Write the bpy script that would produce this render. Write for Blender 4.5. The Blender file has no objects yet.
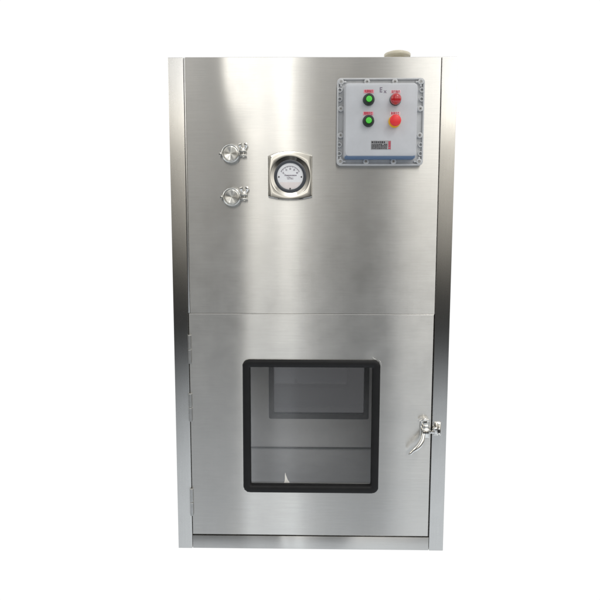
import bpy, bmesh, math, random
from mathutils import Vector, Matrix, noise

random.seed(4)
S = bpy.context.scene
COL = S.collection

# ------------------------------------------------------------------ camera
cam_d = bpy.data.cameras.new("camera")
cam = bpy.data.objects.new("camera", cam_d)
COL.objects.link(cam)
rt = Vector((0.99985959, 0.01666396, 0.00176656))
up = Vector((-0.00363409, 0.11271543, 0.99362066))
fw = Vector((-0.01635854, 0.99348757, -0.11276016))
cam.matrix_world = Matrix(((rt.x, up.x, -fw.x, -0.005147), (rt.y, up.y, -fw.y, -2.149777),
                           (rt.z, up.z, -fw.z, 1.193571), (0, 0, 0, 1)))
cam_d.sensor_width = 36
cam_d.lens = 36.0
cam_d.clip_start = 0.01
cam_d.clip_end = 200
S.camera = cam

# ------------------------------------------------------------------ view
S.view_settings.view_transform = 'Standard'
S.view_settings.look = 'None'
S.view_settings.exposure = 0
S.view_settings.gamma = 1

# ------------------------------------------------------------------ world
# a photographic surround: a white backdrop behind the cabinet (+Y) and, in front of it
# (-Y), open sky over a dark skyline over grey paving, with bright and dark bearings shaped for the steel reflections
W = bpy.data.worlds.new("World")
S.world = W
W.use_nodes = True
nt = W.node_tree
nt.nodes.clear()
N = nt.nodes.new
L = nt.links.new


def wmath(op, a, b=None, clamp=False):
    n = N('ShaderNodeMath'); n.operation = op; n.use_clamp = clamp
    for i, v in enumerate((a, b)):
        if v is None:
            continue
        if isinstance(v, (int, float)):
            n.inputs[i].default_value = v
        else:
            L(v, n.inputs[i])
    return n.outputs[0]


def wramp(fac, stops, mode='LINEAR'):
    r = N('ShaderNodeValToRGB')
    r.color_ramp.interpolation = mode
    els = r.color_ramp.elements
    while len(els) > 1:
        els.remove(els[-1])
    els[0].position = stops[0][0]
    els[0].color = (*stops[0][1], 1)
    for p, c in stops[1:]:
        e = els.new(p); e.color = (*c, 1)
    L(fac, r.inputs[0])
    return r.outputs[0]


tc = N('ShaderNodeTexCoord')
sep = N('ShaderNodeSeparateXYZ')
L(tc.outputs['Generated'], sep.inputs[0])
dx, dy, dz = sep.outputs
hor = wmath('SQRT', wmath('ADD', wmath('MULTIPLY', dx, dx), wmath('MULTIPLY', dy, dy)))
elev = wmath('ARCTAN2', dz, hor)                       # radians
azim = wmath('ARCTAN2', dx, wmath('MULTIPLY', dy, -1))  # 0 = straight behind the camera
# elevation ramp: position = (elev_deg + 90) / 180
def ep(d):
    return (d + 90) / 180
def g(v, t=(1, 1, 1)):
    return tuple(v * c for c in t)
WARM = (1.0, .96, .875); COOL = (.93, .985, 1.045); NEU = (1, 1, .99)
efac = wmath('ADD', wmath('DIVIDE', elev, math.pi), .5)
ecol = wramp(efac, [
    (ep(-90), g(.60, COOL)), (ep(-40), g(1.15, COOL)), (ep(-28), g(1.15, COOL)), (ep(-20), g(.92, COOL)),
    (ep(-15), g(.44, COOL)), (ep(-11.5), g(.12, COOL)), (ep(-9), g(.08, NEU)), (ep(-6), g(.085, NEU)),
    (ep(-3), g(.22, WARM)), (ep(1), g(.55, WARM)), (ep(6), g(.98, WARM)), (ep(10.5), g(1.3, WARM)),
    (ep(13.5), g(1.75, WARM)), (ep(15.5), g(3.2, WARM)), (ep(21), g(3.0, NEU)), (ep(32), g(1.8, NEU)), (ep(60), g(1.4, NEU)), (ep(90), g(1.0, NEU))])
# bearing ramp: position = tan-free angle (deg + 60) / 120
def ap(u):
    return (math.degrees(math.atan(u)) + 60) / 120
afac = wmath('ADD', wmath('DIVIDE', azim, math.radians(120)), .5, clamp=True)
acol = wramp(afac, [
    (0, g(.7)), (ap(-1.0), g(.5)), (ap(-.6), g(.12)), (ap(-.28), g(.10)), (ap(-.215), g(.44)), (ap(-.15), g(.31)), (ap(-.112), g(.31)), (ap(-.105), g(1.65)), (ap(-.096), g(1.5)),
    (ap(-.086), g(1.0)), (ap(-.064), g(1.02)), (ap(-.052), g(1.42)), (ap(-.032), g(1.3)), (ap(-.018), g(.82)), (ap(.01), g(.58)), (ap(.04), g(.40)), (ap(.09), g(.25)),
    (ap(.135), g(.28)), (ap(.165), g(.8)), (ap(.19), g(1.0)), (ap(.25), g(.88)), (ap(.5), g(.62)), (1, g(.7))])
# the bearings matter most above the skyline, the paving is more even
wt = wramp(efac, [(ep(-45), g(.15)), (ep(-28), g(.42)), (ep(-18), g(.82)), (ep(-5), g(1)), (ep(40), g(1)), (ep(70), g(.2))])
mixA = N('ShaderNodeMix'); mixA.data_type = 'RGBA'
L(wt, mixA.inputs[0]); mixA.inputs[6].default_value = (.85, .85, .85, 1); L(acol, mixA.inputs[7])
mul = N('ShaderNodeMix'); mul.data_type = 'RGBA'; mul.blend_type = 'MULTIPLY'; mul.inputs[0].default_value = 1
L(ecol, mul.inputs[6]); L(mixA.outputs[2], mul.inputs[7])
# backdrop behind the cabinet
bf = N('ShaderNodeMapRange'); bf.inputs[1].default_value = 0.02; bf.inputs[2].default_value = 0.25
L(dy, bf.inputs[0])
mixB = N('ShaderNodeMix'); mixB.data_type = 'RGBA'
L(bf.outputs[0], mixB.inputs[0]); L(mul.outputs[2], mixB.inputs[6]); mixB.inputs[7].default_value = (1.02, 1.02, 1.02, 1)
bg = N('ShaderNodeBackground'); L(mixB.outputs[2], bg.inputs[0]); bg.inputs[1].default_value = 1.0
wo = N('ShaderNodeOutputWorld'); L(bg.outputs[0], wo.inputs[0])
W.cycles.sampling_method = 'MANUAL'
W.cycles.sample_map_resolution = 1024

# an unseen soft overhead lamp, added for the contact shadows of the fittings
ld = bpy.data.lights.new("added_soft_lamp", 'AREA'); ld.energy = 14; ld.size = 0.7; ld.color = (1, .98, .95)
lo = bpy.data.objects.new("added_soft_lamp", ld); COL.objects.link(lo)
lo.location = (1.3, -1.7, 3.6)
lo.rotation_euler = (Vector((0, 0, 1.2)) - Vector(lo.location)).to_track_quat('-Z', 'Y').to_euler()

# ------------------------------------------------------------------ materials
class M:
    def __init__(s, name):
        s.m = bpy.data.materials.new(name); s.m.use_nodes = True
        s.t = s.m.node_tree; s.b = s.t.nodes['Principled BSDF']
    def n(s, ty, **k):
        x = s.t.nodes.new(ty)
        for a, v in k.items():
            setattr(x, a, v)
        return x
    def l(s, a, b):
        s.t.links.new(a, b)
    def set(s, **k):
        for a, v in k.items():
            key = a.replace('_', ' ')
            s.b.inputs[key].default_value = v
        return s


def noise_fac(mt, scale_vec, detail=3, scale=1.0, rough=.6):
    tcn = mt.n('ShaderNodeTexCoord'); mp = mt.n('ShaderNodeMapping')
    mp.inputs['Scale'].default_value = scale_vec
    mt.l(tcn.outputs['Object'], mp.inputs[0])
    nz = mt.n('ShaderNodeTexNoise'); nz.inputs['Scale'].default_value = scale
    nz.inputs['Detail'].default_value = detail; nz.inputs['Roughness'].default_value = rough
    mt.l(mp.outputs[0], nz.inputs['Vector'])
    return nz.outputs[0]


def mrange(mt, fac, a, b, lo=.3, hi=.7):
    r = mt.n('ShaderNodeMapRange'); r.inputs[1].default_value = lo; r.inputs[2].default_value = hi
    r.inputs[3].default_value = a; r.inputs[4].default_value = b
    mt.l(fac, r.inputs[0]); return r.outputs[0]


def mul_(mt, a, b):
    x = mt.n('ShaderNodeMath', operation='MULTIPLY'); mt.l(a, x.inputs[0]); mt.l(b, x.inputs[1]); return x.outputs[0]


def brushed(name, grain, fine=.0065, wide=.175, base=(.64, .63, .606), streak=.026):
    """brushed steel: reflections smear across the grain. grain 'x' = horizontal lines, 'z' = vertical lines"""
    mt = M(name); mt.t.nodes.remove(mt.b)
    gl = mt.n('ShaderNodeBsdfAnisotropic'); gl.distribution = 'GGX'
    T = mt.n('ShaderNodeCombineXYZ')
    if grain == 'x':
        T.inputs[0].default_value = 1
        sv1, sv2, sv3 = (6, 6, 420), (22, 22, 1100), (260, 260, 5)
    else:
        T.inputs[2].default_value = 1
        sv1, sv2, sv3 = (420, 420, 6), (1100, 1100, 22), (5, 5, 260)
    mt.l(T.outputs[0], gl.inputs['Tangent'])
    a = mrange(mt, noise_fac(mt, sv1, 3), 1 - streak, 1 + streak)
    b = mrange(mt, noise_fac(mt, sv2, 2), 1 - streak, 1 + streak)
    b2 = mrange(mt, noise_fac(mt, sv3, 2), 1 - streak * .35, 1 + streak * .35)   # faint cross-rub
    c = mrange(mt, noise_fac(mt, (1, 1, 1), 4, 6.0), .94, 1.06, .1, .9)       # handling smears
    k = mul_(mt, mul_(mt, mul_(mt, a, b), c), b2)
    mx = mt.n('ShaderNodeVectorMath', operation='SCALE')
    mx.inputs[0].default_value = base
    mt.l(k, mx.inputs['Scale']); mt.l(mx.outputs[0], gl.inputs['Color'])
    rr = math.sqrt(math.sqrt(fine * wide)); an = 1 - math.sqrt(fine / wide)
    mt.l(mrange(mt, noise_fac(mt, (1, 1, 1), 5, 9.0), rr * .8, rr * 1.2, 0, 1), gl.inputs['Roughness'])
    gl.inputs['Anisotropy'].default_value = an
    mt.l(gl.outputs[0], mt.t.nodes['Material Output'].inputs[0])
    return mt.m


def plain(name, col, rough=.5, metal=0, vary=.06, nscale=30, bump=0, bscale=200, **k):
    mt = M(name); mt.set(Metallic=metal, Roughness=rough, **k)
    f = mrange(mt, noise_fac(mt, (1, 1, 1), 4, nscale), 1 - vary, 1 + vary)
    mx = mt.n('ShaderNodeVectorMath', operation='SCALE'); mx.inputs[0].default_value = col
    mt.l(f, mx.inputs['Scale']); mt.l(mx.outputs[0], mt.b.inputs['Base Color'])
    if bump:
        bp = mt.n('ShaderNodeBump'); bp.inputs['Strength'].default_value = bump; bp.inputs['Distance'].default_value = .001
        mt.l(noise_fac(mt, (1, 1, 1), 3, bscale), bp.inputs['Height']); mt.l(bp.outputs[0], mt.b.inputs['Normal'])
    return mt.m


def glass(name, tint, refl_rough=.0, ior=1.5, boost=1.0):
    mt = M(name); mt.t.nodes.remove(mt.b)
    tr = mt.n('ShaderNodeBsdfTransparent'); tr.inputs[0].default_value = (*tint, 1)
    gl = mt.n('ShaderNodeBsdfGlossy'); gl.inputs['Roughness'].default_value = refl_rough
    lw = mt.n('ShaderNodeLayerWeight'); lw.inputs[0].default_value = .5
    p5 = mt.n('ShaderNodeMath', operation='POWER'); mt.l(lw.outputs['Facing'], p5.inputs[0]); p5.inputs[1].default_value = 5
    sc = mt.n('ShaderNodeMath', operation='MULTIPLY_ADD'); sc.inputs[1].default_value = .9; sc.inputs[2].default_value = .04 * boost; sc.use_clamp = True
    mt.l(p5.outputs[0], sc.inputs[0])
    mx = mt.n('ShaderNodeMixShader'); mt.l(sc.outputs[0], mx.inputs[0]); mt.l(tr.outputs[0], mx.inputs[1]); mt.l(gl.outputs[0], mx.inputs[2])
    out = mt.t.nodes['Material Output']; mt.l(mx.outputs[0], out.inputs[0])
    return mt.m


STEEL_H = brushed('brushed_steel_horizontal', 'x')
STEEL_V = brushed('brushed_steel_vertical', 'z', fine=.022, wide=.25)
STEEL_EDGE = plain('steel_edge', (.66, .655, .64), .28, 1)
STEEL_IN = plain('chamber_steel', (.84, .842, .845), .42, .5, vary=.05, nscale=8)
CHROME = plain('chrome', (.76, .75, .72), .04, 1, vary=.02)
CAST = plain('cast_steel', (.62, .62, .60), .22, 1, vary=.12, nscale=120, bump=.25, bscale=260)
DARK = plain('dark_gap', (.02, .02, .02), .8)
RUBBER = plain('black_rubber', (.008, .008, .0085), .48, vary=.2, bump=.3, bscale=90, Specular_IOR_Level=.28)
BOXM = plain('grey_cast_enamel', (.54, .553, .58), .42, vary=.055, nscale=14, bump=.18, bscale=420)
BOXF = plain('grey_cast_flange', (.55, .56, .57), .42, vary=.06, nscale=40, bump=.25, bscale=420)
BLUE_SLOPE = plain('blue_slope', (.12, .20, .34), .45)
BLACKP = plain('black_plastic', (.010, .018, .014), .32)
GREENP = plain('green_button', (.07, .62, .05), .35, Coat_Weight=.3)
REDP = plain('red_lens', (.45, .012, .018), .18, Coat_Weight=.6)
REDM = plain('red_mushroom', (.80, .035, .04), .38)
YELP = plain('yellow_collar', (.85, .5, .02), .4)
WHITEP = plain('white_plate', (.84, .64, .68), .45)
REDT = plain('red_print', (.55, .01, .05), .5)
PINKP = plain('pink_plate', (.82, .33, .40), .45)
INK = plain('dark_ink', (.03, .03, .035), .5)
GREYT = plain('grey_print', (.20, .17, .22), .5)
DIAL = plain('dial_face', (.92, .93, .955), .5, vary=.02)
DIALB = plain('dial_ring', (.05, .055, .065), .35)
PALEP = plain('dial_lower_print', (.90, .83, .82), .5, vary=.05)
CREAM = plain('cream_cap', (.66, .62, .50), .35, vary=.05)
GLASS = glass('window_glass', (.965, .965, .965), .0, 1.5, 1.5)
GLASSR = glass('rear_window_glass', (.29, .29, .295), .05, 1.5, 2.0)
GLASSD = glass('dial_glass', (.97, .97, .97), .0, 1.45)
GLINT = plain('glint_pale', (.95, .92, .84), .25, vary=.1)  # pale colour of the sliver that stands in for a glint

# turned discs: rings of tool marks seen as a sunburst
mt = M('turned_steel'); mt.t.nodes.remove(mt.b)
gl = mt.n('ShaderNodeBsdfAnisotropic'); gl.inputs['Color'].default_value = (.80, .80, .77, 1)
gl.inputs['Roughness'].default_value = .22; gl.inputs['Anisotropy'].default_value = .7
tg = mt.n('ShaderNodeTangent'); tg.direction_type = 'RADIAL'; tg.axis = 'Y'
mt.l(tg.outputs[0], gl.inputs['Tangent']); mt.l(gl.outputs[0], mt.t.nodes['Material Output'].inputs[0])
TURNED = mt.m

# ------------------------------------------------------------------ mesh helpers
def link(name, bm, mat, parent=None, loc=(0, 0, 0), smooth=None, label=None):
    me = bpy.data.meshes.new(name)
    bmesh.ops.recalc_face_normals(bm, faces=bm.faces[:])
    bm.to_mesh(me); bm.free()
    for m in (mat if isinstance(mat, (list, tuple)) else [mat]):
        me.materials.append(m)
    o = bpy.data.objects.new(name, me); COL.objects.link(o)
    o.parent = parent; o.location = loc
    if smooth is not None:
        me.shade_smooth()
        me.set_sharp_from_angle(angle=math.radians(smooth))
    if label:
        o['label'] = label
    return o


def join(dst, src, mi=0):
    vm = [dst.verts.new(v.co) for v in src.verts]
    src.verts.index_update()
    for f in src.faces:
        nf = dst.faces.new([vm[v.index] for v in f.verts]); nf.material_index = mi
    src.free()


def box(bm, x0, x1, y0, y1, z0, z1, bev=0, seg=2, mi=0):
    t = bmesh.new()
    bmesh.ops.create_cube(t, size=1)
    for v in t.verts:
        v.co = Vector(((x0 + x1) / 2 + v.co.x * (x1 - x0), (y0 + y1) / 2 + v.co.y * (y1 - y0), (z0 + z1) / 2 + v.co.z * (z1 - z0)))
    if bev:
        bmesh.ops.bevel(t, geom=t.edges[:], offset=bev, segments=seg, affect='EDGES', profile=.6)
    join(bm, t, mi)


def lathe(bm, prof, c=(0, 0, 0), axis='y', seg=40, mi=0, ang=None):
    """prof: (radius, height) pairs; height runs towards -Y (axis 'y'), +Z ('z') or +X ('x')"""
    rings = []
    for r, h in prof:
        if r < 1e-6:
            p = {'y': (0, -h, 0), 'z': (0, 0, h), 'x': (h, 0, 0)}[axis]
            rings.append([bm.verts.new(Vector(c) + Vector(p))])
            continue
        ring = []
        for i in range(seg):
            a = 2 * math.pi * i / seg
            u, v = r * math.cos(a), r * math.sin(a)
            p = {'y': (u, -h, v), 'z': (u, v, h), 'x': (h, u, v)}[axis]
            ring.append(bm.verts.new(Vector(c) + Vector(p)))
        rings.append(ring)
    for a, b in zip(rings, rings[1:]):
        if len(a) == 1 and len(b) == 1:
            continue
        for i in range(seg):
            j = (i + 1) % seg
            if len(a) == 1:
                f = bm.faces.new((a[0], b[i], b[j]))
            elif len(b) == 1:
                f = bm.faces.new((a[i], a[j], b[0]))
            else:
                f = bm.faces.new((a[i], a[j], b[j], b[i]))
            f.material_index = mi
    return rings


def tube(bm, pts, rad, seg=14, flat=1.0, mi=0):
    """closed tapered tube through pts; rad one per point; flat squashes along local v"""
    P = [Vector(p) for p in pts]
    rings = []
    prev = None
    for i, p in enumerate(P):
        t = (P[min(i + 1, len(P) - 1)] - P[max(i - 1, 0)]).normalized()
        ref = prev if prev is not None else (Vector((0, 1, 0)) if abs(t.y) < .9 else Vector((1, 0, 0)))
        u = (ref - t * ref.dot(t)).normalized(); prev = u
        v = t.cross(u)
        rings.append([bm.verts.new(p + u * math.cos(2 * math.pi * k / seg) * rad[i] * flat + v * math.sin(2 * math.pi * k / seg) * rad[i]) for k in range(seg)])
    for a, b in zip(rings, rings[1:]):
        for i in range(seg):
            j = (i + 1) % seg
            bm.faces.new((a[i], a[j], b[j], b[i])).material_index = mi
    for r in (rings[0], rings[-1]):
        bm.faces.new(r).material_index = mi


def spline(ctrl, n=8):
    """Catmull-Rom through (x,y,z,r)"""
    C = [ctrl[0]] + list(ctrl) + [ctrl[-1]]
    out = []
    for i in range(1, len(C) - 2):
        for k in range(n):
            t = k / n
            out.append([.5 * (2 * C[i][d] + (C[i + 1][d] - C[i - 1][d]) * t + (2 * C[i - 1][d] - 5 * C[i][d] + 4 * C[i + 1][d] - C[i + 2][d]) * t * t +
                              (3 * C[i][d] - C[i - 1][d] - 3 * C[i + 1][d] + C[i + 2][d]) * t ** 3) for d in range(len(C[0]))])
    out.append(list(ctrl[-1]))
    return out


def rrect(x0, x1, z0, z1, r, n=8):
    pts = []
    for cx, cz, a0 in ((x1 - r, z1 - r, 0), (x0 + r, z1 - r, 90), (x0 + r, z0 + r, 180), (x1 - r, z0 + r, 270)):
        for k in range(n + 1):
            a = math.radians(a0 + 90 * k / n)
            pts.append((cx + r * math.cos(a), cz + r * math.sin(a)))
    return pts


def loft(bm, loops, cap0=False, cap1=True, closed=False, mi=0):
    """loops: lists of 3-D points with equal counts"""
    R = [[bm.verts.new(p) for p in lp] for lp in loops]
    n = len(R[0])
    pairs = list(zip(R, R[1:])) + ([(R[-1], R[0])] if closed else [])
    for a, b in pairs:
        for i in range(n):
            j = (i + 1) % n
            bm.faces.new((a[i], a[j], b[j], b[i])).material_index = mi
    if cap0:
        bm.faces.new(R[0]).material_index = mi
    if cap1:
        bm.faces.new(R[-1]).material_index = mi


def ring_xz(pts, y):
    return [(p[0], y, p[1]) for p in pts]


def text(name, s, size, mat, parent, loc, sx=1.0, depth=.0004, label=None, align='CENTER'):
    c = bpy.data.curves.new(name, 'FONT'); c.body = s; c.size = size; c.extrude = depth; c.offset = size * .018
    c.align_x = align; c.align_y = 'CENTER'
    t = bpy.data.objects.new(name + '_src', c); COL.objects.link(t)
    bpy.context.view_layer.update()
    me = bpy.data.meshes.new_from_object(t.evaluated_get(bpy.context.evaluated_depsgraph_get()))
    bpy.data.objects.remove(t); bpy.data.curves.remove(c)
    for v in me.vertices:
        x, y, z = v.co
        v.co = (x * sx, -z, y)
    me.materials.clear(); me.materials.append(mat)
    o = bpy.data.objects.new(name, me); COL.objects.link(o)
    o.parent = parent; o.location = loc
    if label:
        o['label'] = label
    return o


def dup(o, parent=None, dloc=(0, 0, 0)):
    c = o.copy(); COL.objects.link(c)
    c.parent = parent if parent is not None else o.parent
    c.location = Vector(o.location) + Vector(dloc)
    for ch in list(o.children):
        if ch is not c:
            dup(ch, c)
    return c


def smooth(t):
    t = max(0, min(1, t)); return t * t * (3 - 2 * t)


def warp(x, z, seed, amp):
    v = noise.noise(Vector((x * 2.6 + seed, z * .55, seed * 3.1))) + noise.noise(Vector((x * 8 + seed, z * .8, seed))) * .16
    return v * amp


def sheet(x0, x1, z0, z1, y, thick, wf, nx=64, nz=64, hole=None, bev=.0015):
    """a folded sheet-metal panel: gently warped front face (with an optional hole) and returned edges"""
    xs = [x0 + (x1 - x0) * i / nx for i in range(nx + 1)]
    zs = [z0 + (z1 - z0) * i / nz for i in range(nz + 1)]
    if hole:
        hx0, hx1, hz0, hz1 = hole
        for arr, vals in ((xs, (hx0, hx1)), (zs, (hz0, hz1))):
            for v in vals:
                i = min(range(len(arr)), key=lambda k: abs(arr[k] - v)); arr[i] = v
    bm = bmesh.new()
    def fade(x, z):
        return smooth(min(x - x0, x1 - x) / .03) * smooth(min(z - z0, z1 - z) / .03)
    G = [[bm.verts.new((x, y + wf(x, z) * 1.0, z)) for x in xs] for z in zs]
    for j in range(nz):
        for i in range(nx):
            if hole and hx0 - 1e-6 <= xs[i] and xs[i + 1] <= hx1 + 1e-6 and hz0 - 1e-6 <= zs[j] and zs[j + 1] <= hz1 + 1e-6:
                continue
            bm.faces.new((G[j][i], G[j][i + 1], G[j + 1][i + 1], G[j + 1][i]))
    be = [e for e in bm.edges if e.is_boundary]
    # small rolled edge then the return flange
    r = bmesh.ops.extrude_edge_only(bm, edges=be)
    nv = [v for v in r['geom'] if isinstance(v, bmesh.types.BMVert)]
    for v in nv:
        cx, cz = v.co.x, v.co.z
        if hole and hx0 - 1e-4 <= cx <= hx1 + 1e-4 and hz0 - 1e-4 <= cz <= hz1 + 1e-4:
            v.co.y = y + thick
        else:
            ox = -1 if abs(cx - x0) < 1e-5 else (1 if abs(cx - x1) < 1e-5 else 0)
            oz = -1 if abs(cz - z0) < 1e-5 else (1 if abs(cz - z1) < 1e-5 else 0)
            v.co += Vector((ox * bev, bev, oz * bev))
    e2 = [e for e in r['geom'] if isinstance(e, bmesh.types.BMEdge) and e.is_boundary]
    e2 = [e for e in e2 if not (hole and all(hx0 - 1e-4 <= v.co.x <= hx1 + 1e-4 and hz0 - 1e-4 <= v.co.z <= hz1 + 1e-4 for v in e.verts))]
    r = bmesh.ops.extrude_edge_only(bm, edges=e2)
    for v in r['geom']:
        if isinstance(v, bmesh.types.BMVert):
            v.co.y = y + thick
    return bm


# ================================================================== the cabinet
H = 1.793
cab = bpy.data.objects.new('steel_cabinet', None); COL.objects.link(cab)
cab['label'] = 'tall brushed stainless steel cabinet with a square window door and a grey control box'
cab['category'] = 'cabinet'

# corner posts
bm = bmesh.new(); box(bm, -.0265, .0265, 0, .05, 0, H, .0022, 3)
post = link('corner_post', bm, STEEL_V, cab, (-.4735, 0, 0), 40)
c = dup(post, None, (.947, 0, 0))
for x in (-.4735, .4735):
    bm = bmesh.new(); box(bm, -.0265, .0265, 0, .05, 0, H, .0022, 3)
    link('corner_post', bm, STEEL_V, cab, (x, .75, 0), 40)

# top, sides, back, base of the shell
bm = bmesh.new(); box(bm, -.497, .497, .052, .748, .003, .05)
link('base_plate', bm, STEEL_EDGE, cab)
bm = bmesh.new(); box(bm, -.446, .446, .006, .794, H - .03, H - .0045, .001)
link('top_panel', bm, STEEL_H, cab)
for s in (-1, 1):
    bm = bmesh.new(); box(bm, min(s * .497, s * .494), max(s * .497, s * .494), .051, .749, .051, H - .004)
    link('side_panel', bm, STEEL_V, cab)

# bottom rail between the posts
bm = bmesh.new(); box(bm, -.4455, .4455, .0008, .045, 0.0005, .0515, .0015)
link('bottom_rail', bm, STEEL_H, cab, smooth=40)

# upper front panel
def wf_up(x, z):
    a = smooth((z - 1.42) / .36) * .016 * .07 * math.tanh((x + .29) / .07)
    # the upper right of the sheet bows a little towards the box
    b = smooth((z - 1.25) / .4) * .016 * .08 * math.tanh((x - .03) / .08)
    return a + b + warp(x, z, 3.7, .0007)
pan = link('upper_panel', sheet(-.4385, .4440, .9005, H - .001, .0012, .02, wf_up, 84, 60), STEEL_H, cab, smooth=25)
# bright return lip between the left post and the upper panel
bm = bmesh.new(); box(bm, -.4455, -.4405, .0002, .012, .9005, H - .001, .001)
link('panel_lip', bm, STEEL_EDGE, cab, smooth=40)

# frame behind the door: dark gap
bm = bmesh.new()
box(bm, -.4465, -.415, .03, .045, .052, .90)
box(bm, .405, .4465, .03, .045, .052, .90)
box(bm, -.415, .405, .03, .045, .052, .075)
box(bm, -.415, .405, .03, .045, .86, .90)
link('door_frame', bm, DARK, cab)

# door
def wf_door(x, z):
    w = warp(x, z, 8.3, .0010)
    d = math.hypot(x - .235, z - .735)
    return w + .0005 * math.exp(-(d / .03) ** 2)
DX0, DX1, DZ0, DZ1 = -.4432, .4416, .0575, .8968
WX0, WX1, WZ0, WZ1 = -.2505, .2525, .2255, .7305
door = link('door', sheet(DX0, DX1, DZ0, DZ1, .0005, .022, wf_door, 84, 80, (WX0 + .012, WX1 - .012, WZ0 + .012, WZ1 - .012), .0018),
            STEEL_H, cab, smooth=25, label='hinged lower door with a large square window')

# gasket ring: rounded outside, tight inside
bm = bmesh.new()
def gk(off, y, r):
    pts = rrect(WX0 + off, WX1 - off, WZ0 + off, WZ1 - off, r, 8)
    out = []
    for i, (x, z) in enumerate(pts):
        wob = .0006 * math.sin(i * 2.3) if off < .004 else 0
        out.append((x + wob, y, z + wob))
    return out
loft(bm, [gk(0, .004, .024), gk(0, -.004, .024), gk(.002, -.0068, .022), gk(.008, -.0085, .018), gk(.018, -.0085, .012), gk(.025, -.007, .006), gk(.0275, -.004, .004), gk(.0275, .02, .004)],
     cap1=False)
link('window_gasket', bm, RUBBER, door, smooth=50)
bm = bmesh.new(); box(bm, WX0 + .02, WX1 - .02, .006, .010, WZ0 + .02, WZ1 - .02)
link('window_pane', bm, GLASS, door)
# bits of sealant squeezed out at the upper right corner of the seal
bm = bmesh.new()
tube(bm, [(.2245, -.0012, .7425), (.2262, -.0016, .7385), (.2300, -.0014, .7350), (.2370, -.0010, .7330)], [.0006, .0012, .0018, .0008], 10)
tube(bm, [(.2460, -.0010, .7310), (.2520, -.0014, .7265), (.2545, -.0012, .7180), (.2548, -.0008, .7080)], [.0005, .0011, .0010, .0005], 10)
link('sealant_bead', bm, plain('sealant', (.6, .6, .58), .3), door, smooth=60)

# hinges: two knuckle halves on a pin
def hinge_bm():
    b = bmesh.new()
    for z0, z1 in ((-.052, -.0012), (.0012, .052)):
        lathe(b, [(0, z0), (.0052, z0), (.0062, z0 + .001), (.0062, z1 - .001), (.0052, z1), (0, z1)], (0, -.0045, 0), 'z', 20)
    lathe(b, [(0, -.0545), (.0028, -.0535), (.0028, .0535), (0, .0550)], (0, -.0045, 0), 'z', 14)
    return b
h0 = link('hinge', hinge_bm(), plain('hinge_steel', (.50, .50, .49), .34, 1, vary=.1, nscale=60), cab, (-.4425, 0, .768), 40)
h0['label'] = 'hinge at the top of the door'
h1 = dup(h0, None, (-.001, 0, -.218)); h1['label'] = 'middle hinge of the door'
h2 = dup(h0, None, (-.003, 0, -.583)); h2['label'] = 'hinge at the bottom of the door'

# ------------------------------------------------------------------ chamber behind the window
CX, CZ0, CZ1, CY0, CY1 = .41, .119, .86, .03, .75
bm = bmesh.new()
def quad(b, *p):
    b.faces.new([b.verts.new(q) for q in p])
quad(bm, (-CX, CY0, CZ0), (CX, CY0, CZ0), (CX, CY1, CZ0), (-CX, CY1, CZ0))
quad(bm, (-CX, CY0, CZ1), (-CX, CY1, CZ1), (CX, CY1, CZ1), (CX, CY0, CZ1))
quad(bm, (-CX, CY0, CZ0), (-CX, CY1, CZ0), (-CX, CY1, CZ1), (-CX, CY0, CZ1))
quad(bm, (CX, CY0, CZ0), (CX, CY0, CZ1), (CX, CY1, CZ1), (CX, CY1, CZ0))
link('chamber_liner', bm, STEEL_IN, cab)
RX0, RX1, RZ0, RZ1 = -.206, .289, .270, .765
bm = bmesh.new()
for (a, b_, c_, d_) in ((-.446, RX0 + .012, .051, H - .032), (RX1 - .012, .446, .051, H - .032), (RX0 + .012, RX1 - .012, .051, RZ0 + .012), (RX0 + .012, RX1 - .012, RZ1 - .012, H - .032)):
    box(bm, a, b_, CY1, .79, c_, d_)
back = link('back_panel', bm, STEEL_IN, cab)
bm = bmesh.new()
def rk(off, y, r):
    return ring_xz(rrect(RX0 + off, RX1 - off, RZ0 + off, RZ1 - off, r, 6), y)
loft(bm, [rk(0, CY1 + .001, .008), rk(0, CY1 - .003, .008), rk(.002, CY1 - .004, .007), rk(.021, CY1 - .004, .005), rk(.0235, CY1 - .003, .005), rk(.0235, CY1 + .03, .005)], cap1=False)
link('rear_gasket', bm, plain('grey_rubber', (.20, .20, .205), .5), back, smooth=50)
bm = bmesh.new(); box(bm, RX0 + .018, RX1 - .018, CY1 + .012, CY1 + .017, RZ0 + .018, RZ1 - .018)
link('rear_pane', bm, GLASSR, back)
# bar added at the top of the chamber for a pale reflected strip
bm = bmesh.new(); box(bm, -.15, .19, .52, .56, .688, .86, .002)
link('added_bar', bm, STEEL_IN, cab, smooth=40)
bm = bmesh.new(); box(bm, -.409, .409, .744, .7495, .1195, .1245)
link('floor_seam', bm, plain('seam_sealant', (.10, .10, .10), .5), cab)
# window sill channel inside, catching the light
bm = bmesh.new(); box(bm, -.2225, .2245, .0125, .022, .2540, .2580, .001)
link('sill_strip', bm, STEEL_EDGE, door, smooth=40)

# pale sliver added on the inside of the sill to stand in for a glint
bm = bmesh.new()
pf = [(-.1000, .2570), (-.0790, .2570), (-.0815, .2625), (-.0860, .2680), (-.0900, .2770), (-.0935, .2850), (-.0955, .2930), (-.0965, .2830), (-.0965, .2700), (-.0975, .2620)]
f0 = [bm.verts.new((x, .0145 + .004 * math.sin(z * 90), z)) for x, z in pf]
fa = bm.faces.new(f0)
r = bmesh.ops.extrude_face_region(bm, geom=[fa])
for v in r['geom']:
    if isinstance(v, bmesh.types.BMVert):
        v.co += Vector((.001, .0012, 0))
fs = link('glint_sliver', bm, GLINT)
fs['label'] = 'small pale pointed sliver added for a glint inside the foot of the window'
fs['category'] = 'film scrap'

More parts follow.
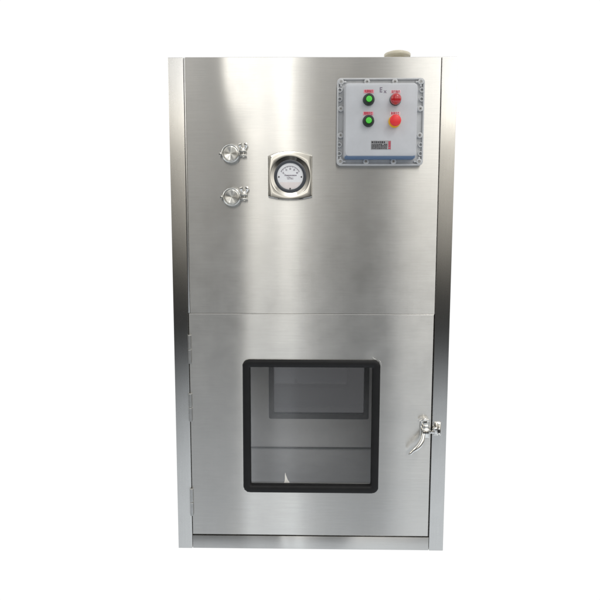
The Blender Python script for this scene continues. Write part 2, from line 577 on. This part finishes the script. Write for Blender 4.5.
# ------------------------------------------------------------------ flange cap standing on the roof
bm = bmesh.new()
lathe(bm, [(.030, 0), (.030, .060), (.042, .063), (.0490, .065), (.0500, .068), (.0500, .073), (.0480, .0755), (.038, .077), (.035, .0805), (.012, .0815), (0, .0815)], (0, 0, 0), 'z', 56)
capo = link('pipe_cap', bm, CREAM, cab, (.3230, .22, H - .0045), 40)

# ------------------------------------------------------------------ sanitary clamps
def make_clamp(loc, tilt, ph):
    b = bmesh.new()
    # clamp ring
    lathe(b, [(.0255, 0), (.0315, 0), (.0330, .003), (.0330, .013), (.0315, .0165), (.0288, .0180), (.0276, .0165), (.0276, .004)], (0, 0, 0), 'y', 48)
    # hinge pin lug at the left
    box(b, -.0405, -.031, -.015, -.002, -.0045, .0045, .002)
    lathe(b, [(0, -.0070), (.0036, -.0065), (.0036, .0065), (0, .0070)], (-.0375, -.0085, 0), 'z', 16)
    # two ears at the right
    box(b, .029, .054, -.0175, -.0020, .0035, .0100, .0018)
    box(b, .029, .054, -.0175, -.0020, -.0120, -.0055, .0018)
    o = link('sanitary_clamp', b, CAST, cab, loc, 40)
    o.rotation_euler = (0, tilt, 0)
    b = bmesh.new()
    RR = [.0274, .0268, .0250, .0205, .0150, .0090, .0030]
    HH = [.0120, .0142, .0150, .0146, .0141, .0135, .0129]
    rings = []
    for rr, hh in zip(RR, HH):
        rings.append([b.verts.new((rr * math.cos(t), -hh - .0105 * rr * max(0, 1 - max(0, rr - .020) / .006) * math.sin(5 * t + ph), rr * math.sin(t)))
                      for t in [2 * math.pi * i / 72 for i in range(72)]])
    for p, q in zip(rings, rings[1:]):
        for i in range(72):
            b.faces.new((p[i], p[(i + 1) % 72], q[(i + 1) % 72], q[i]))
    b.faces.new(rings[-1])
    link('end_cap', b, TURNED, o, smooth=35)
    b = bmesh.new()
    tube(b, [(.0445, -.009, -.014), (.0445, -.009, .022)], [.0026, .0026], 12)
    lathe(b, [(0, -.0148), (.0052, -.0140), (.0052, -.0110), (0, -.0108)], (.0445, -.009, 0), 'z', 6)
    link('bolt', b, CHROME, o, smooth=40)
    b = bmesh.new()
    lathe(b, [(0, .0090), (.0062, .0090), (.0062, .0150), (.0045, .0185), (0, .0185)], (.0445, -.009, 0), 'z', 18)
    for s in (-1, 1):
        pts = spline([(.0445 + s * .004, -.009, .014, .0034), (.0445 + s * .009, -.010, .0205, .0040), (.0445 + s * .0105, -.0115, .0275, .0056), (.0445 + s * .0075, -.0120, .0335, .0040)], 5)
        tube(b, [p[:3] for p in pts], [p[3] for p in pts], 10, .6)
    link('wing_nut', b, CHROME, o, smooth=40)
    # pipe stub through the panel
    b = bmesh.new(); lathe(b, [(.019, -.01), (.019, .0055)], (0, 0, 0), 'y', 32)
    link('pipe_stub', b, STEEL_EDGE, o, smooth=40)
    return o
c1 = make_clamp((-.2835, -.006, 1.4650), math.radians(-2), .6); c1['label'] = 'upper of the two round clamps'
c2 = make_clamp((-.2812, -.006, 1.3155), math.radians(-1), 2.4); c2['label'] = 'lower of the two round clamps'

# ------------------------------------------------------------------ pressure gauge
GX, GZ = -.0755, 1.3870
def plate_outline(s=1.0, k=1.0, n=20):
    """straight sides, arched top and bottom"""
    hw = .0775 * s; hh = .070 * s
    pts = []
    for i in range(n + 1):
        t = i / n; x = -hw + 2 * hw * t
        pts.append((x, hh + .0175 * k * (1 - (x / hw) ** 2)))
    for i in range(1, n):
        pts.append((hw, hh - 2 * hh * i / n))
    for i in range(n + 1):
        t = i / n; x = hw - 2 * hw * t
        pts.append((x, -hh - .0110 * k * (1 - (x / hw) ** 2)))
    for i in range(1, n):
        pts.append((-hw, -hh + 2 * hh * i / n))
    return pts
po = plate_outline()
def circ(r, cz=0.0):
    out = []
    for x, z in po:
        a = math.atan2(z - cz, x); out.append((r * math.cos(a), cz + r * math.sin(a)))
    return out
def scl(s):
    return [(x * s, z * s) for x, z in po]
bm = bmesh.new()
def blend(p, q, t):
    return [(a[0] * (1 - t) + b[0] * t, a[1] * (1 - t) + b[1] * t) for a, b in zip(p, q)]
cA = circ(.0725)
loops = [ring_xz(po, 0), ring_xz(po, -.0105), ring_xz(scl(.982), -.0121), ring_xz(scl(.96), -.0123)]
rin = circ(.0700)
edge = blend(scl(.96), rin, .5)
loops += [ring_xz(edge, -.01235), ring_xz(circ(.0705), -.0124), ring_xz(circ(.0690), -.01215), ring_xz(circ(.0655), -.01172), ring_xz(circ(.0610), -.01117), ring_xz(circ(.0570), -.01068), ring_xz(circ(.053), -.01019)]
loft(bm, loops, cap0=False, cap1=False)
gauge = link('pressure_gauge', bm, CHROME, cab, (GX, -.001, GZ), 18, label='round dial gauge in an arched chrome plate')
bm = bmesh.new()
lathe(bm, [(.0565, .004), (.0565, .0145), (.0550, .0170), (.0515, .0180), (.0480, .0172), (.0462, .0155), (.0458, .012)], (0, 0, 0), 'y', 64)
link('bezel', bm, DIALB, gauge, smooth=50)
bm = bmesh.new()
lathe(bm, [(.0462, .0125), (0, .0125)], (0, 0, 0), 'y', 64)
dial = link('dial', bm, DIAL, gauge)
# pinkish lower print field
bm = bmesh.new()
vs = [bm.verts.new((.0435 * math.sin(a), -.0129, -.0435 * math.cos(a))) for a in [math.radians(t) for t in range(-62, 63, 4)]]
bm.faces.new(vs)
vs2 = bmesh.ops.extrude_face_region(bm, geom=bm.faces[:])
for v in vs2['geom']:
    if isinstance(v, bmesh.types.BMVert):
        v.co.y += .0003
link('lower_field', bm, PALEP, gauge)
# graduation arc and ticks
bm = bmesh.new()
def bar(b, cx, cz, ln, wd, ang, y=-.0130, th=.0003):
    d = Vector((math.cos(ang), 0, math.sin(ang))) * ln / 2; n_ = Vector((-math.sin(ang), 0, math.cos(ang))) * wd / 2
    c_ = Vector((cx, y, cz))
    lo_ = [c_ - d - n_, c_ + d - n_, c_ + d + n_, c_ - d + n_]
    loft(b, [lo_, [p + Vector((0, -th, 0)) for p in lo_]], cap0=True)
for i in range(41):
    a = math.radians(150 - i * 3.0)
    ln = .0048 if i % 5 == 0 else .0026
    r_ = .0375 - ln / 2
    bar(bm, r_ * math.cos(a), r_ * math.sin(a) - .002, ln, .0006 if i % 5 else .0010, a)
for i in range(40):
    a = math.radians(148.5 - i * 3.0)
    bar(bm, .0377 * math.cos(a), .0377 * math.sin(a) - .002, .0021, .0005, a + math.pi / 2)
link('graduations', bm, GREYT, gauge)
for i, s_ in enumerate(('0', '10', '20', '30', '40')):
    a = math.radians(150 - i * 30)
    text('dial_number', s_, .0080, GREYT, gauge, (.0275 * math.cos(a), -.0130, .0275 * math.sin(a) - .002), .8, .0002)
bm = bmesh.new()     # the line of lettering across the middle, too small to read, and two rows beneath
random.seed(9)
def rowbars(b, x0, x1, z, h, y, fill=.7, th=.0003, minw=.5, maxw=1.1):
    x = x0
    while x < x1:
        w_ = h * random.uniform(minw, maxw)
        if random.random() < fill:
            hh_ = h * random.uniform(.75, 1)
            bar(b, x + w_ / 2, z, w_, hh_, 0, y, th)
        x += w_ + h * .28
rowbars(bm, -.0195, .0195, .0030, .0038, -.0130, .97)
rowbars(bm, -.012, .012, -.0050, .0018, -.0130, .8)
rowbars(bm, -.010, .010, -.0090, .0016, -.0130, .8)
link('dial_lettering', bm, GREYT, gauge)
bm = bmesh.new()
lathe(bm, [(0.0026, .0120), (.0026, .0138), (.0018, .0143), (0, .0143)], (0, 0, 0), 'y', 16)
ds = link('dial_screw', bm, INK, gauge, (-.0395, 0, -.002), 40)
dup(ds, gauge, (.079, 0, 0)); dup(ds, gauge, (.0395, -.0004, -.0405))
bm = bmesh.new()
a = math.radians(149)
bar(bm, .012 * math.cos(a), .012 * math.sin(a) - .004, .040, .0007, a, -.0136)
link('needle', bm, GREYT, gauge)
bm = bmesh.new(); lathe(bm, [(.0460, .0155), (0, .0158)], (0, 0, 0), 'y', 64)
link('dial_glass', bm, GLASSD, gauge, smooth=40)

# ------------------------------------------------------------------ control box
BX0, BX1, BZ0, BZ1 = .0855, .3845, 1.4230, 1.7160     # flange outline at y = -.030
FY = -.028
BCX, BCZ = (BX0 + BX1) / 2, (BZ0 + BZ1) / 2
bm = bmesh.new()
def bx_loop(off, y, r):
    return ring_xz(rrect(BX0 + off, BX1 - off, BZ0 + off, BZ1 - off, r, 7), y)
# back box + flange with a sunk web inside a raised rim
loft(bm, [bx_loop(.004, -.001, .014), bx_loop(.004, FY + .012, .014), bx_loop(0, FY + .011, .014), bx_loop(0, FY + .0015, .014), bx_loop(.0015, FY, .013),
          bx_loop(.0045, FY, .010), bx_loop(.0055, FY + .001, .0095), bx_loop(.0060, FY + .0085, .009), bx_loop(.030, FY + .0085, .003)], cap0=True, cap1=True)
# bolt bosses and the ribs tying them to the rim and lid
bolts = []
xL, xR = BX0 + .0135, BX1 - .0135
zT, zB = BZ1 - .0125, BZ0 + .0135
for x in (xL, BX0 + .102, BX1 - .102, xR):
    bolts += [(x, zT), (x, zB)]
for z in (BZ1 - .102, BZ0 + .102):
    bolts += [(xL, z), (xR, z)]
for x, z in bolts:
    lathe(bm, [(.0098, -.020), (.0098, .0005 - .0), (.0088, .0012), (.0048, .0012), (.0046, -.003), (0, -.003)], (x, FY, z), 'y', 24)
# webs beside the bosses
for x, z in bolts:
    top = abs(z - zT) < .001 or abs(z - zB) < .001
    corner = top and (abs(x - xL) < .001 or abs(x - xR) < .001)
    sx_ = 1 if x < BCX else -1; sz_ = 1 if z < BCZ else -1
    if corner:
        box(bm, min(x, x + sx_ * .018), max(x, x + sx_ * .018), FY + .0006, FY + .02, z - .0030, z + .0030, .001)
        box(bm, x - .0028, x + .0028, FY + .0006, FY + .02, min(z, z + sz_ * .016), max(z, z + sz_ * .016), .001)
    elif top:
        box(bm, x - .0085, x + .0085, FY + .0010, FY + .02, min(z - sz_ * .010, z + sz_ * .016), max(z - sz_ * .010, z + sz_ * .016), .001)
    else:
        box(bm, min(x - sx_ * .010, x + sx_ * .018), max(x - sx_ * .010, x + sx_ * .018), FY + .0010, FY + .02, z - .0075, z + .0075, .001)
# scalloped webs along the two sides
for x, sx_ in ((xL, 1), (xR, -1)):
    for z in (BZ1 - .040, BZ1 - .070, BZ0 + .040, BZ0 + .070):
        lathe(bm, [(.0085, -.02), (.0085, -.0012), (.0078, -.0004), (.0052, -.0004), (.0050, -.0085)], (x - sx_ * .004, FY, z), 'y', 20)
ctrl = link('control_box', bm, BOXF, cab, smooth=40, label='grey cast control box with a bolted flange and four buttons')
# domed lid
LX0, LX1, LZ0, LZ1 = .1085, .3560, 1.4430, 1.6915
LY = -.074
def lid_loop(ox, oz0, oz1, y, r):
    return ring_xz(rrect(LX0 + ox, LX1 - ox, LZ0 + oz0, LZ1 - oz1, r, 7), y)
bm = bmesh.new()
loft(bm, [lid_loop(0, 0, 0, FY + .006, .012), lid_loop(0, 0, 0, FY - .012, .012), lid_loop(.002, .004, .002, LY + .012, .012),
          lid_loop(.0035, .0065, .0035, LY + .004, .012), lid_loop(.0055, .0085, .0055, LY + .001, .011), lid_loop(.009, .012, .009, LY, .009)], cap1=True)
for f in bm.faces:      # lower slope faces coloured blue
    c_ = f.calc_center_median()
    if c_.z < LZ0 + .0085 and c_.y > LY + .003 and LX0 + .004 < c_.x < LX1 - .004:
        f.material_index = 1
lid = link('lid', bm, [BOXM, BLUE_SLOPE], ctrl, smooth=35)
# bolts
def bolt_bm():
    b = bmesh.new()
    lathe(b, [(.0043, -.003), (.0043, .0012), (.0038, .0018), (.0022, .0018), (.0022, -.001), (0, -.001)], (0, 0, 0), 'y', 18)
    return b
b0 = link('flange_bolt', bolt_bm(), plain('bolt_steel', (.45, .45, .45), .35, 1), ctrl, (bolts[0][0], FY, bolts[0][1]), 40)
for x, z in bolts[1:]:
    dup(b0, ctrl, (x - bolts[0][0], 0, z - bolts[0][1]))

def green_button(x, z, lab):
    b = bmesh.new()
    lathe(b, [(.0195, -.002), (.0195, .004), (.0185, .0058), (.0178, .0155), (.0165, .0175), (.0115, .0180), (.0108, .012)], (0, 0, 0), 'y', 40)
    o = link('push_button', b, BLACKP, ctrl, (x, LY, z), 40, label=lab)
    b = bmesh.new()
    lathe(b, [(.0108, .010), (.0108, .0160), (.0096, .0180), (0, .0186)], (0, 0, 0), 'y', 36)
    link('button_cap', b, GREENP, o, smooth=40)
    b = bmesh.new(); lathe(b, [(.0205, -.002), (.0205, .0012), (.0195, .002), (.012, .002)], (0, 0, 0), 'y', 40)
    return o
BXL, BXR, BZT, BZB = .1895, .2785, 1.6335, 1.5640
green_button(BXL, BZT, 'upper green push button')
green_button(BXL, BZB, 'lower green push button')
bm = bmesh.new()
lathe(bm, [(.0192, -.002), (.0192, .0035), (.0182, .0050), (.0178, .0055)], (0, 0, 0), 'y', 40, mi=1)
lathe(bm, [(.0180, .0050), (.0180, .016), (.0170, .0210), (.0138, .0250), (.0080, .0275), (0, .0282)], (0, 0, 0), 'y', 40, mi=0)
link('indicator_lamp', bm, [REDP, BLACKP], ctrl, (BXR, LY, BZT), 60, label='domed dark red indicator lamp')
bm = bmesh.new()
lathe(bm, [(.0205, -.002), (.0205, .0040), (.0190, .0056), (.0130, .0058), (.0110, .018)], (0, 0, 0), 'y', 44)
es = link('emergency_stop', bm, YELP, ctrl, (BXR - .0015, LY, BZB - .0015), 40, label='red mushroom emergency stop on a yellow collar')
bm = bmesh.new()
lathe(bm, [(.0105, .014), (.0165, .0175), (.0188, .0210), (.0190, .0250), (.0178, .0285), (.0150, .0305), (0, .0315)], (0, 0, 0), 'y', 44)
link('stop_cap', bm, REDM, es, smooth=45)

# label strips above the four buttons
for x, z, s_, m_ in ((.1895, 1.6608, '电源指示', PINKP), (.2792, 1.6590, '运行指示', WHITEP), (.1885, 1.5890, '照明开关', PINKP), (.2787, 1.5888, '急停开关', WHITEP)):
    bm = bmesh.new(); box(bm, -.0170, .0170, -.0008, .001, -.0058, .0058, .0004, 1)
    lp = link('label_strip', bm, m_, ctrl, (x, LY, z))
    text('label_text', s_, .0100, REDT, lp, (0, -.0010, 0), .72, .0002)
t1 = text('marking', 'E', .0230, GREYT, ctrl, (.2300, LY - .0003, 1.6650), .85, .0003)
text('marking', 'x', .0170, GREYT, ctrl, (.2440, LY - .0003, 1.6610), 1, .0003)
# rating plate
bm = bmesh.new(); box(bm, -.0335, .0335, -.0010, .001, -.0150, .0150, .0004, 1)
npl = link('rating_plate', bm, plain('rating_plate', (.34, .34, .35), .4), ctrl, (.2328, LY, 1.4850))
bm = bmesh.new()
random.seed(2)
rowbars(bm, -.0315, .0150, .0095, .0075, -.0012, .95, .0002, .35, .8)
for z in (.0025, -.0020, -.0065, -.0110):
    rowbars(bm, -.0315, .0210, z, .0037, -.0012, .97, .0002, .5, 1.6)
link('plate_print', bm, INK, npl)
bm = bmesh.new()
for z in (.0105, .0055, .0005, -.0045, -.0105):
    bar(bm, .0282, z, .0062, .0036, 0, -.0012, .0002)
bar(bm, .0325, 0, .0010, .028, 0, -.0012, .0002)
link('plate_seal', bm, REDT, npl)

# ------------------------------------------------------------------ door latch
LCX, LCZ = .4185, .4765
bm = bmesh.new()
loft(bm, [ring_xz(rrect(-.0165, .0165, -.036, .033, .006, 5), .001), ring_xz(rrect(-.0165, .0165, -.036, .033, .006, 5), -.004), ring_xz(rrect(-.0150, .0150, -.0345, .0315, .005, 5), -.0055)], cap0=True)
# raised housing and cam barrel
box(bm, -.0145, .0155, -.026, -.004, -.031, .004, .006, 4)
box(bm, -.0100, .0125, -.021, -.003, .003, .016, .004, 3)
lathe(bm, [(.0130, 0), (.0130, .024), (.0115, .0275), (.0060, .0290), (0, .0290)], (.0, 0, -.012), 'y', 28)
# oval fold-over knob at the top
tube(bm, [(-.022, -.012, .030), (-.016, -.015, .034), (-.004, -.017, .037), (.008, -.016, .036), (.015, -.012, .031)], [.0025, .0045, .0058, .0048, .0025], 14, .8)
box(bm, -.006, .006, -.016, -.003, .012, .034, .002)
for z in (.024, -.030):
    for x in (-.0105, .0108):
        lathe(bm, [(.0036, .004), (.0036, .0062), (.0024, .0074), (0, .0074)], (x, 0, z), 'y', 14)
# tongue reaching over the gap
box(bm, .010, .034, -.020, -.012, -.014, -.004, .002)
latch = link('latch', bm, CHROME, cab, (LCX, -.0005, LCZ), 40, label='chrome cam latch with a curved lever on the door edge')
bm = bmesh.new()
pts = spline([(-.006, -.022, -.010, .0058), (-.010, -.028, -.026, .0066), (-.0155, -.033, -.040, .0082), (-.0245, -.037, -.054, .0088), (-.0370, -.039, -.066, .0080), (-.0480, -.038, -.0765, .0055), (-.0560, -.036, -.0860, .0048), (-.0585, -.035, -.0900, .0025)], 8)
tube(bm, [p[:3] for p in pts], [p[3] * 1.18 for p in pts], 18, .85)
link('lever', bm, CHROME, latch, smooth=60)
bm = bmesh.new()
loft(bm, [ring_xz(rrect(-.0130, .0130, -.0255, .0255, .003, 4), .001), ring_xz(rrect(-.0130, .0130, -.0255, .0255, .003, 4), -.0035), ring_xz(rrect(-.0120, .0120, -.0245, .0245, .003, 4), -.0045)], cap0=True)
box(bm, -.0190, -.0030, -.018, -.003, -.0165, .0085, .003, 3)
lathe(bm, [(0, -.016), (.0065, -.015), (.0065, .008), (0, .009)], (-.0150, -.013, -.001), 'z', 20)
for z in (.0185, -.019, .001):
    lathe(bm, [(.0034, .003), (.0034, .0060), (.0022, .0070), (0, .0070)], (.0060, 0, z), 'y', 14)
link('latch_keeper', bm, CHROME, cab, (.4655, -.0005, .4745), 40, label='chrome keeper screwed to the right post')
